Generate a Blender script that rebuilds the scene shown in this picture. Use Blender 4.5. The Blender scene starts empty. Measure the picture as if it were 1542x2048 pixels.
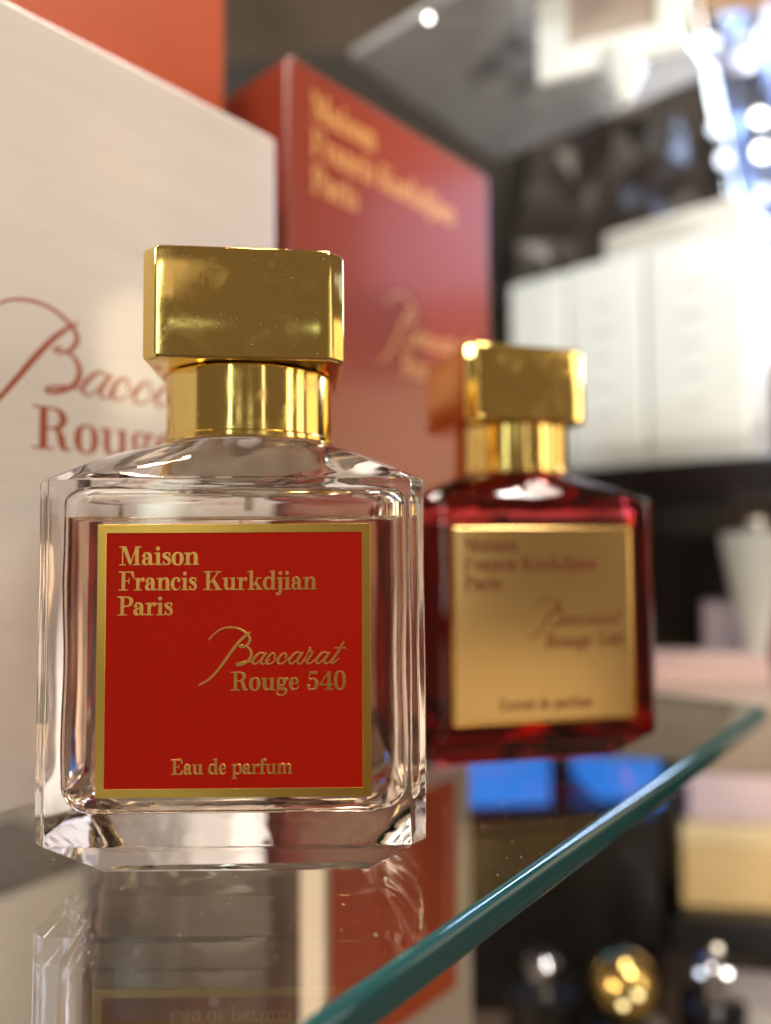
import bpy, bmesh, math, random
from mathutils import Vector, Matrix
from mathutils.geometry import delaunay_2d_cdt

random.seed(7)
R = math.radians
MM = 0.001
sc = bpy.context.scene
col = sc.collection

# ------------------------------------------------------------------ camera
cam_d = bpy.data.cameras.new("camera")
cam = bpy.data.objects.new("camera", cam_d)
col.objects.link(cam)
EYE = Vector((0.0, 0.0, 0.0601))
PITCH, ROLL, FPX = R(2.62), R(0.31), 1500.0
cam.matrix_world = Matrix.Translation(EYE) @ Matrix.Rotation(R(90) + PITCH, 4, 'X') @ Matrix.Rotation(-ROLL, 4, 'Z')
cam_d.sensor_fit = 'AUTO'
cam_d.sensor_width = 36.0
cam_d.lens = FPX / 2048 * 36.0
cam_d.clip_start = 0.005
cam_d.clip_end = 50
cam_d.dof.use_dof = True
cam_d.dof.focus_distance = 0.1345
cam_d.dof.aperture_fstop = cam_d.lens / 5.2
sc.camera = cam
CAM_M = cam.matrix_world.copy()


def at(px, py, d):
    """world point seen at photo pixel (px, py), at depth y = d metres"""
    v = CAM_M.to_3x3() @ Vector(((px - 771) / FPX, -(py - 1024) / FPX, -1.0))
    return EYE + v * (d / v.y)


# ------------------------------------------------------------------ world
w = bpy.data.worlds.new("World")
sc.world = w
w.use_nodes = True
bg = w.node_tree.nodes["Background"]
bg.inputs[0].default_value = (1.0, 0.72, 0.48, 1)
bg.inputs[1].default_value = 0.15


# ------------------------------------------------------------------ lamps
def area(name, loc, aim, sx, sy, power, color):
    l = bpy.data.lights.new(name, 'AREA')
    l.shape = 'RECTANGLE'
    l.size, l.size_y = sx, sy
    l.energy = power
    l.color = color
    o = bpy.data.objects.new(name, l)
    o.location = loc
    o.rotation_euler = (Vector(aim) - Vector(loc)).to_track_quat('-Z', 'Y').to_euler()
    col.objects.link(o)
    return o


WARM, NEUT, COOL = (1.0, 0.78, 0.55), (1.0, 0.92, 0.82), (0.5, 0.66, 1.0)
area("key_lamp", (0.42, -0.28, 0.95), (-0.02, 0.2, 0.05), 0.3, 0.22, 4.4, (1.0, 0.84, 0.70))
area("ceiling_lamp", (-0.75, -0.2, 0.8), (0.15, 0.42, 0.18), 0.35, 0.3, 6.5, (0.92, 1.0, 0.96))
area("back_ceiling_lamp", (0.16, 0.40, 1.0), (0.12, 0.42, 0.1), 0.3, 0.15, 3.5, NEUT)
area("daylight_strip", (0.50, 0.62, 0.42), (0.0, 0.3, 0.17), 0.09, 0.34, 2.6, COOL)
area("aisle_strip_lamp", (-0.285, -0.72, 0.30), (-0.03, 0.15, 0.08), 0.05, 0.7, 0.5, (0.85, 1.0, 0.85))
area("warm_strip_lamp", (0.66, -0.18, 0.24), (-0.03, 0.15, 0.08), 0.09, 0.6, 0.8, WARM)
area("lower_shelf_lamp", (-0.27, 0.08, -0.025), (0.05, 0.30, -0.11), 0.16, 0.03, 1.4, WARM)  # fill added out of view for light the glass shelf blocks
for x, y, z, pw in ((-0.12, 0.50, 0.95, 0.9), (0.10, 0.12, 1.05, 0.8), (-0.32, 0.10, 0.9, 0.8), (0.22, 0.36, 0.85, 0.9), (0.36, 0.02, 0.8, 0.7)):
    area("downlight", (x, y, z), (0.0, 0.22, 0.03), 0.045, 0.045, pw, WARM if x < 0.2 else NEUT)


for x, y, z, sx_, sy_, L, c in ((-0.30, -0.80, 0.60, 0.42, 0.30, 0.45, WARM), (0.15, -0.85, 0.265, 0.10, 0.04, 0.9, (0.8, 1.0, 0.8)), (-0.11, -0.85, 0.275, 0.12, 0.03, 0.9, (0.9, 1.0, 0.8)),
                             (0.50, -0.60, -0.22, 0.35, 0.26, 0.55, WARM), (0.36, -0.60, 0.26, 0.03, 0.6, 3.0, NEUT), (0.80, 0.36, 0.15, 0.34, 0.30, 1.5, (1.0, 0.72, 0.42)), (0.82, 0.42, 0.52, 0.2, 0.16, 0.9, COOL), (0.62, 0.02, 0.22, 0.05, 0.6, 3.0, WARM), (0.46, 0.10, 0.20, 0.03, 0.4, 2.5, NEUT)):
    area("shop_lamp", (x, y, z), (-0.03, 0.15, 0.09), sx_, sy_, L * math.pi * sx_ * sy_, c)  # panels added out of view to give gold and lacquer reflections

for x in (-0.047, -0.014):  # hidden emitters added to put hot spots in the bottle base
    area("under_shelf_lamp", (x, 0.246, -0.020), (x * 0.6, 0.0, 0.035), 0.009, 0.006, 9 * math.pi * 0.000054, WARM)


def spot(name, loc, aim, size, power, color, radius):
    l = bpy.data.lights.new(name, 'SPOT')
    l.energy = power
    l.color = color
    l.spot_size = size
    l.spot_blend = 0.6
    l.shadow_soft_size = radius
    o = bpy.data.objects.new(name, l)
    o.location = loc
    o.rotation_euler = (Vector(aim) - Vector(loc)).to_track_quat('-Z', 'Y').to_euler()
    col.objects.link(o)


spot("accent_lamp", (0.45, -0.45, -0.25), (0.11, 0.44, 0.33), R(26), 30, NEUT, 0.04)  # fill added to lift the underside of the silver upper board
spot("lower_accent_lamp", (0.50, -0.30, -0.11), (0.25, 0.50, -0.14), R(20), 20, NEUT, 0.03)  # fill added to brighten the ochre carton and its neighbours
# added spots standing in for caustics on the ivory carton behind the front bottle
spot("narrow_beam", (0.16, 0.05, 0.60), (-0.0425, 0.2194, 0.016), R(2.6), 26, NEUT, 0.002)
spot("narrow_beam", (0.20, 0.02, 0.60), (-0.036, 0.2262, 0.012), R(1.8), 26, NEUT, 0.002)
spot("narrow_beam", (0.10, 0.02, 0.62), (-0.062, 0.1985, 0.010), R(2.0), 18, NEUT, 0.002)
spot("narrow_beam", (0.34, -0.12, 0.55), (-0.0640, 0.1952, 0.1125), R(2.5), 8, (1.0, 0.85, 0.5), 0.004)  # added beam standing in for light bounced off the gold cap

# ------------------------------------------------------------------ render
sc.view_settings.view_transform = 'Standard'
sc.view_settings.look = 'None'
sc.view_settings.exposure = 0.20
sc.view_settings.gamma = 1.0
cy = sc.cycles
cy.max_bounces = 20
cy.transmission_bounces = 18
cy.glossy_bounces = 8
cy.diffuse_bounces = 3
cy.caustics_refractive = True
cy.caustics_reflective = True
cy.sample_clamp_indirect = 6.0
cy.sample_clamp_direct = 0.0
cy.blur_glossy = 0.2
cy.use_adaptive_sampling = False
cy.use_denoising = True


# ------------------------------------------------------------------ materials
def newmat(name):
    m = bpy.data.materials.new(name)
    m.use_nodes = True
    nt = m.node_tree
    p = nt.nodes["Principled BSDF"]
    return m, nt, p


def bump(nt, p, scale, strength, dist=0.0002, detail=3, stretch=None, inp="Normal"):
    tc = nt.nodes.new("ShaderNodeTexCoord")
    n = nt.nodes.new("ShaderNodeTexNoise")
    n.inputs["Scale"].default_value = scale
    n.inputs["Detail"].default_value = detail
    src = tc.outputs["Object"]
    if stretch:
        mp = nt.nodes.new("ShaderNodeMapping")
        mp.inputs["Scale"].default_value = stretch
        nt.links.new(src, mp.inputs[0])
        src = mp.outputs[0]
    nt.links.new(src, n.inputs["Vector"])
    b = nt.nodes.new("ShaderNodeBump")
    b.inputs["Strength"].default_value = strength
    b.inputs["Distance"].default_value = dist
    nt.links.new(n.outputs["Fac"], b.inputs["Height"])
    if p is not None:
        nt.links.new(b.outputs[0], p.inputs[inp])
    return b, n


def mottled(nt, p, c1, c2, scale, stretch=None):
    tc = nt.nodes.new("ShaderNodeTexCoord")
    n = nt.nodes.new("ShaderNodeTexNoise")
    n.inputs["Scale"].default_value = scale
    n.inputs["Detail"].default_value = 4
    src = tc.outputs["Object"]
    if stretch:
        mp = nt.nodes.new("ShaderNodeMapping")
        mp.inputs["Scale"].default_value = stretch
        nt.links.new(src, mp.inputs[0])
        src = mp.outputs[0]
    nt.links.new(src, n.inputs["Vector"])
    r = nt.nodes.new("ShaderNodeValToRGB")
    r.color_ramp.elements[0].position = 0.3
    r.color_ramp.elements[1].position = 0.7
    r.color_ramp.elements[0].color = (*c1, 1)
    r.color_ramp.elements[1].color = (*c2, 1)
    nt.links.new(n.outputs["Fac"], r.inputs[0])
    nt.links.new(r.outputs[0], p.inputs["Base Color"])


def plain(name, c, rough=0.5, metal=0.0, spec=0.5, coat=0.0, bmp=None, var=0.06, vscale=60):
    m, nt, p = newmat(name)
    mottled(nt, p, [max(0, x * (1 - var)) for x in c], [x * (1 + var) for x in c], vscale)
    p.inputs["Roughness"].default_value = rough
    p.inputs["Metallic"].default_value = metal
    p.inputs["Specular IOR Level"].default_value = spec
    p.inputs["Coat Weight"].default_value = coat
    p.inputs["Coat Roughness"].default_value = 0.08
    if bmp:
        bump(nt, p, *bmp)
    return m


def glass(name, c=(1, 1, 1), ior=1.5, rough=0.0, absorb=None, wob=None):
    m, nt, p = newmat(name)
    p.inputs["Base Color"].default_value = (*c, 1)
    p.inputs["Transmission Weight"].default_value = 1.0
    p.inputs["Roughness"].default_value = rough
    p.inputs["IOR"].default_value = ior
    if absorb:
        a = nt.nodes.new("ShaderNodeVolumeAbsorption")
        a.inputs["Color"].default_value = (*absorb[0], 1)
        a.inputs["Density"].default_value = absorb[1]
        nt.links.new(a.outputs[0], nt.nodes["Material Output"].inputs["Volume"])
    if wob:
        bump(nt, p, *wob)
    return m


def interface(name, c, ior):
    m = bpy.data.materials.new(name)
    m.use_nodes = True
    nt = m.node_tree
    nt.nodes.remove(nt.nodes["Principled BSDF"])
    g = nt.nodes.new("ShaderNodeBsdfGlass")
    g.inputs["Color"].default_value = (*c, 1)
    g.inputs["Roughness"].default_value = 0.0
    g.inputs["IOR"].default_value = ior
    nt.links.new(g.outputs[0], nt.nodes["Material Output"].inputs["Surface"])
    return m


def gold(name, c=(0.93, 0.60, 0.13), rough=0.07, scratch=True, wave=0.25):
    m, nt, p = newmat(name)
    p.inputs["Base Color"].default_value = (*c, 1)
    p.inputs["Metallic"].default_value = 1.0
    b, n = bump(nt, p, 90, wave, 0.00015, 2)
    if scratch:
        tc = nt.nodes.new("ShaderNodeTexCoord")
        n2 = nt.nodes.new("ShaderNodeTexNoise")
        n2.inputs["Scale"].default_value = 3000
        n2.inputs["Detail"].default_value = 6
        nt.links.new(tc.outputs["Object"], n2.inputs["Vector"])
        rr = nt.nodes.new("ShaderNodeMapRange")
        rr.inputs[1].default_value = 0.35
        rr.inputs[2].default_value = 0.8
        n3 = nt.nodes.new("ShaderNodeTexNoise")          # smudges left by fingers
        n3.inputs["Scale"].default_value = 110
        n3.inputs["Detail"].default_value = 5
        n3.inputs["Distortion"].default_value = 1.5
        nt.links.new(tc.outputs["Object"], n3.inputs["Vector"])
        sm = nt.nodes.new("ShaderNodeMapRange")
        sm.inputs[1].default_value = 0.52
        sm.inputs[2].default_value = 0.66
        sm.inputs[3].default_value = 0.0
        sm.inputs[4].default_value = rough * 1.3
        nt.links.new(n3.outputs["Fac"], sm.inputs[0])
        rr.inputs[3].default_value = rough * 0.8
        rr.inputs[4].default_value = rough * 1.7
        nt.links.new(n2.outputs["Fac"], rr.inputs[0])
        ad = nt.nodes.new("ShaderNodeMath")
        nt.links.new(rr.outputs[0], ad.inputs[0])
        nt.links.new(sm.outputs[0], ad.inputs[1])
        nt.links.new(ad.outputs[0], p.inputs["Roughness"])
    else:
        p.inputs["Roughness"].default_value = rough
    return m


M = {}
M['gold'] = gold("polished_gold_metal", (0.92, 0.68, 0.23), 0.085)
M['foil'] = gold("gold_foil", (0.78, 0.48, 0.11), 0.30, False, 0.2)
bump(M['foil'].node_tree, M['foil'].node_tree.nodes["Principled BSDF"], 2200, 0.16, 0.0001, 3)
M['letter'] = gold("gold_lettering_foil", (0.80, 0.45, 0.13), 0.33, False, 0.3)
M['plate'] = gold("brushed_gold_plate", (0.78, 0.54, 0.22), 0.20, False, 0.12)
M['goldprint'] = plain("gold_print", (0.70, 0.38, 0.11), 0.4)
M['redprint'] = plain("red_print", (0.15, 0.016, 0.010), 0.6, spec=0.2)
M['brownprint'] = plain("rust_print", (0.34, 0.070, 0.028), 0.45)
M['redpaper'] = plain("red_label_paper", (0.43, 0.008, 0.0005), 0.6, spec=0.12, bmp=(3000, 0.4, 0.00008, 4), var=0.035, vscale=1600)
M['clear'] = glass("clear_bottle_glass", (1.0, 0.99, 0.98), 1.5, 0.0, None, (40, 0.05, 0.0009, 1))
M['juice_top'] = glass("perfume_surface", (1, 0.97, 0.92), 1.36)
M['juice_side'] = interface("perfume_against_glass", (1.0, 0.925, 0.86), 1.36 / 1.5)
M['juice_base'] = interface("perfume_on_uneven_base", (1.0, 0.94, 0.885), 1.36 / 1.5)
_g = M['juice_base'].node_tree.nodes['Glass BSDF']
bump(M['juice_base'].node_tree, _g, 170, 0.32, 0.0006, 1)
M['clearbase'] = glass("rippled_base_glass", (1.0, 0.99, 0.98), 1.5, 0.0, None, (200, 0.30, 0.0007, 1))
M['redglass'] = glass("red_crystal_glass", (1, 1, 1), 1.5, 0.0, ((0.90, 0.0, 0.02), 250), (45, 0.10, 0.0009, 1))
M['redjuice_top'] = glass("red_perfume_surface", (1, 0.1, 0.1), 1.36)
M['redjuice_side'] = interface("red_perfume_against_glass", (0.72, 0.08, 0.10), 1.36 / 1.5)
M['dip'] = interface("clear_dip_tube", (0.97, 0.95, 0.92), 1.10)
M['shelfglass'] = glass("green_edged_shelf_glass", (1, 1, 1), 1.5, 0.0, ((0.0, 0.84, 0.86), 8))
M['shelfedge'] = glass("polished_teal_glass_edge", (0.025, 0.36, 0.42), 1.5, 0.04, ((0.0, 0.84, 0.86), 8), (300, 0.3, 0.0002, 2, (0.05, 1, 1)))
M['shelfedge'].node_tree.nodes["Principled BSDF"].inputs["Transmission Weight"].default_value = 0.82
_nt = M['shelfedge'].node_tree
_tc = _nt.nodes.new("ShaderNodeTexCoord")
_mp = _nt.nodes.new("ShaderNodeMapping")
_mp.inputs["Scale"].default_value = (12, 900, 900)
_nz = _nt.nodes.new("ShaderNodeTexNoise")
_nz.inputs["Scale"].default_value = 1.0
_nz.inputs["Detail"].default_value = 5
_cr = _nt.nodes.new("ShaderNodeValToRGB")
_cr.color_ramp.elements[0].position, _cr.color_ramp.elements[1].position = 0.35, 0.68
_cr.color_ramp.elements[0].color, _cr.color_ramp.elements[1].color = (0.012, 0.26, 0.33, 1), (0.16, 0.50, 0.46, 1)
_nt.links.new(_tc.outputs["Object"], _mp.inputs[0])
_nt.links.new(_mp.outputs[0], _nz.inputs["Vector"])
_nt.links.new(_nz.outputs["Fac"], _cr.inputs[0])
_nt.links.new(_cr.outputs[0], _nt.nodes["Principled BSDF"].inputs["Base Color"])
M['acrylic'] = glass("acrylic", (0.97, 0.98, 1.0), 1.45)
M['gasket'] = plain("ivory_gasket", (0.85, 0.76, 0.64), 0.5)
M['tube'] = plain("translucent_plastic", (0.75, 0.72, 0.66), 0.35)


def carton_mat(name, c, rough, spec=0.5, coat=0.0, lines=False):
    m, nt, p = newmat(name)
    mottled(nt, p, [x * 0.95 for x in c], [min(1, x * 1.03) for x in c], 30, (1, 1, 6) if lines else None)
    p.inputs["Roughness"].default_value = rough
    p.inputs["Specular IOR Level"].default_value = spec
    p.inputs["Coat Weight"].default_value = coat
    p.inputs["Coat Roughness"].default_value = 0.12
    bump(nt, p, 260, 0.13 if lines else 0.25, 0.0001, 5, (1, 1, 9) if lines else None)
    return m


M['white'] = carton_mat("ivory_carton", (0.69, 0.650, 0.615), 0.42, 0.5, 0.25, True)
M['whiter'] = carton_mat("white_carton", (0.79, 0.83, 0.81), 0.35, 0.5, 0.3)
M['pinkred'] = carton_mat("red_lacquered_carton", (0.27, 0.042, 0.022), 0.25, 0.6, 0.7)
M['orange'] = carton_mat("orange_red_carton", (0.47, 0.075, 0.018), 0.42, 0.5, 0.1)
M['grey'] = carton_mat("grey_carton", (0.42, 0.41, 0.42), 0.35, 0.5, 0.2)
M['faintprint'] = plain("faint_grey_print", (0.62, 0.62, 0.61), 0.5)
M['black'] = plain("black_lacquer", (0.012, 0.011, 0.011), 0.22, spec=0.5)
M['blackmatt'] = plain("dark_brown_panel", (0.016, 0.012, 0.009), 0.5, spec=0.2)
M['wall'] = plain("brown_wall_paint", (0.16, 0.12, 0.085), 0.6, vscale=4, var=0.2)
M['tan'] = plain("tan_panel", (0.55, 0.36, 0.22), 0.5, vscale=4, var=0.15)
M['blue'] = carton_mat("blue_carton", (0.06, 0.25, 0.72), 0.4, 0.4)
M['goldcarton'] = carton_mat("ochre_gold_carton", (0.62, 0.43, 0.18), 0.4, 0.6, 0.3)
M['giftwhite'] = carton_mat("warm_white_wrap", (0.50, 0.44, 0.38), 0.5)
M['ochrelid'] = carton_mat("pale_gold_lid", (0.72, 0.56, 0.30), 0.4)
M['pink'] = carton_mat("pale_pink_carton", (0.62, 0.47, 0.48), 0.5)
M['lilac'] = carton_mat("lilac_carton", (0.60, 0.54, 0.66), 0.4)
M['counter'] = plain("pale_counter_top", (0.42, 0.36, 0.31), 0.3, vscale=8)
M['chrome'] = plain("chrome", (0.75, 0.78, 0.84), 0.12, 1.0)
M['foilbag'] = plain("silver_foil", (0.20, 0.24, 0.36), 0.30, 1.0)
M['blackbag'] = plain("black_glossy_wrap", (0.016, 0.012, 0.010), 0.30, spec=0.3)
M['silver'] = plain("silver_board", (0.60, 0.60, 0.62), 0.24, 0.6, var=0.15, vscale=14, bmp=(22, 0.5, 0.006, 2))
M['lowershelf'] = plain("dark_lower_shelf", (0.12, 0.090, 0.070), 0.5, spec=0.25)


def glow_mat(name, c, s):
    m, nt, p = newmat(name)
    p.inputs["Base Color"].default_value = (0.8, 0.8, 0.8, 1)
    p.inputs["Emission Color"].default_value = (*c, 1)
    p.inputs["Emission Strength"].default_value = s
    return m


M['bulb_white'] = glow_mat("lit_white_bulb", (1.0, 0.97, 0.85), 7)  # emission for the added bokeh dots, in several tints
M['bulb_cool'] = glow_mat("lit_cool_bulb", (0.65, 0.8, 1.0), 2.2)
M['blueglow'] = glow_mat("lit_blue_screen", (0.02, 0.20, 0.75), 1.25)  # glow added so the plain blue blocks come out bright
M['blueglow'].node_tree.nodes["Principled BSDF"].inputs["Base Color"].default_value = (0.01, 0.02, 0.05, 1)
M['bulb_warmdim'] = glow_mat("dim_warm_sparkle_glow", (1.0, 0.85, 0.65), 2.0)
M['bulb_warm'] = glow_mat("lit_warm_bulb", (1.0, 0.78, 0.3), 3)


# ------------------------------------------------------------------ object helpers
def link(name, me, mats, parent=None):
    o = bpy.data.objects.new(name, me)
    for m in (mats if isinstance(mats, (list, tuple)) else [mats]):
        me.materials.append(m)
    col.objects.link(o)
    if parent is not None:
        o.parent = parent
    return o


def from_bm(name, bm, mats, parent=None, smooth=35):
    me = bpy.data.meshes.new(name)
    bm.normal_update()
    bm.to_mesh(me)
    bm.free()
    if smooth:
        for p in me.polygons:
            p.use_smooth = True
        me.set_sharp_from_angle(angle=R(smooth))
    o = link(name, me, mats, parent)
    if smooth and len(me.polygons) < 150:
        wn = o.modifiers.new("weighted_normal", 'WEIGHTED_NORMAL')
        wn.keep_sharp = True
    return o


def thing(name, label, cat, loc=(0, 0, 0), rz=0.0, group=None):
    o = bpy.data.objects.new(name, None)
    o.empty_display_size = 0.01
    o.location = loc
    o.rotation_euler = (0, 0, rz)
    col.objects.link(o)
    tag(o, label, cat, group)
    return o


def tag(o, label, cat, group=None):
    o["label"] = label
    o["category"] = cat
    if group:
        o["group"] = group
    return o


def box_bm(x0, x1, y0, y1, z0, z1, bev=0.0, seg=2, bm=None):
    b2 = bmesh.new()
    v = [b2.verts.new((x, y, z)) for z in (z0, z1) for y in (y0, y1) for x in (x0, x1)]
    for f in ((0, 2, 3, 1), (4, 5, 7, 6), (0, 1, 5, 4), (2, 6, 7, 3), (0, 4, 6, 2), (1, 3, 7, 5)):
        b2.faces.new([v[i] for i in f])
    if bev > 0:
        bmesh.ops.bevel(b2, geom=list(b2.edges), offset=bev, segments=seg, profile=0.5, affect='EDGES')
    if bm is None:
        return b2
    me = bpy.data.meshes.new("tmp")
    b2.to_mesh(me)
    b2.free()
    bm.from_mesh(me)
    bpy.data.meshes.remove(me)
    return bm


def lathe_bm(prof, n=48, bm=None, cx=0, cy_=0):
    bm = bm or bmesh.new()
    rings = []
    for r, z in prof:
        if r < 1e-7:
            rings.append([bm.verts.new((cx, cy_, z))])
        else:
            rings.append([bm.verts.new((cx + r * math.cos(2 * math.pi * i / n), cy_ + r * math.sin(2 * math.pi * i / n), z)) for i in range(n)])
    for a, b in zip(rings, rings[1:]):
        for i in range(n):
            j = (i + 1) % n
            if len(a) == 1:
                bm.faces.new((a[0], b[j], b[i]))
            elif len(b) == 1:
                bm.faces.new((a[i], a[j], b[0]))
            else:
                bm.faces.new((a[i], a[j], b[j], b[i]))
    return bm


# ------------------------------------------------------------------ lettering
def catmull(pts, n=7, closed=False):
    out = []
    m = len(pts)
    segs = m if closed else m - 1
    for i in range(segs):
        p0 = pts[(i - 1) % m] if (closed or i > 0) else pts[i]
        p1, p2 = pts[i], pts[(i + 1) % m]
        p3 = pts[(i + 2) % m] if (closed or i + 2 < m) else pts[i + 1]
        for k in range(n):
            t = k / n
            out.append(tuple(0.5 * (2 * b + (c - a) * t + (2 * a - 5 * b + 4 * c - d) * t * t + (3 * b - a - 3 * c + d) * t ** 3)
                             for a, b, c, d in zip(p0, p1, p2, p3)))
    if not closed:
        out.append(tuple(pts[-1]))
    return out


def S(*pts, closed=False, n=6):
    s = catmull(pts, n, closed)
    m = len(s)
    L, Rr = [], []
    for i, (x, y, wd) in enumerate(s):
        a = s[(i - 1) % m] if (closed or i > 0) else s[i]
        b = s[(i + 1) % m] if (closed or i < m - 1) else s[i]
        dx, dy = b[0] - a[0], b[1] - a[1]
        l = math.hypot(dx, dy) or 1
        nx, ny = -dy / l, dx / l
        L.append((x + nx * wd / 2, y + ny * wd / 2))
        Rr.append((x - nx * wd / 2, y - ny * wd / 2))
    out = []
    for i in range(m if closed else m - 1):
        j = (i + 1) % m
        out.append([L[i], L[j], Rr[j]])
        out.append([L[i], Rr[j], Rr[i]])
    return out


def B(x0, y0, x1, y1):
    return [[(x0, y0), (x1, y0), (x1, y1), (x0, y1)]]


def P(*pts):
    return [list(pts)]


def D(x, y, r, n=14):
    return [[(x + r * math.cos(2 * math.pi * i / n), y + r * math.sin(2 * math.pi * i / n)) for i in range(n)]]


def ring(cx, cy_, rx, ry, thick, thin):
    pts = []
    for i in range(20):
        a = 2 * math.pi * i / 20
        wd = thin + (thick - thin) * abs(math.cos(a)) ** 1.3
        pts.append((cx + (rx - wd / 2) * math.cos(a), cy_ + (ry - thin / 2) * math.sin(a), wd))
    return S(*pts, closed=True, n=2)


def flag(x, y, xr):
    return P((x, y - 5), (xr, y - 5), (xr, y + 3), (x, y))


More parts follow.
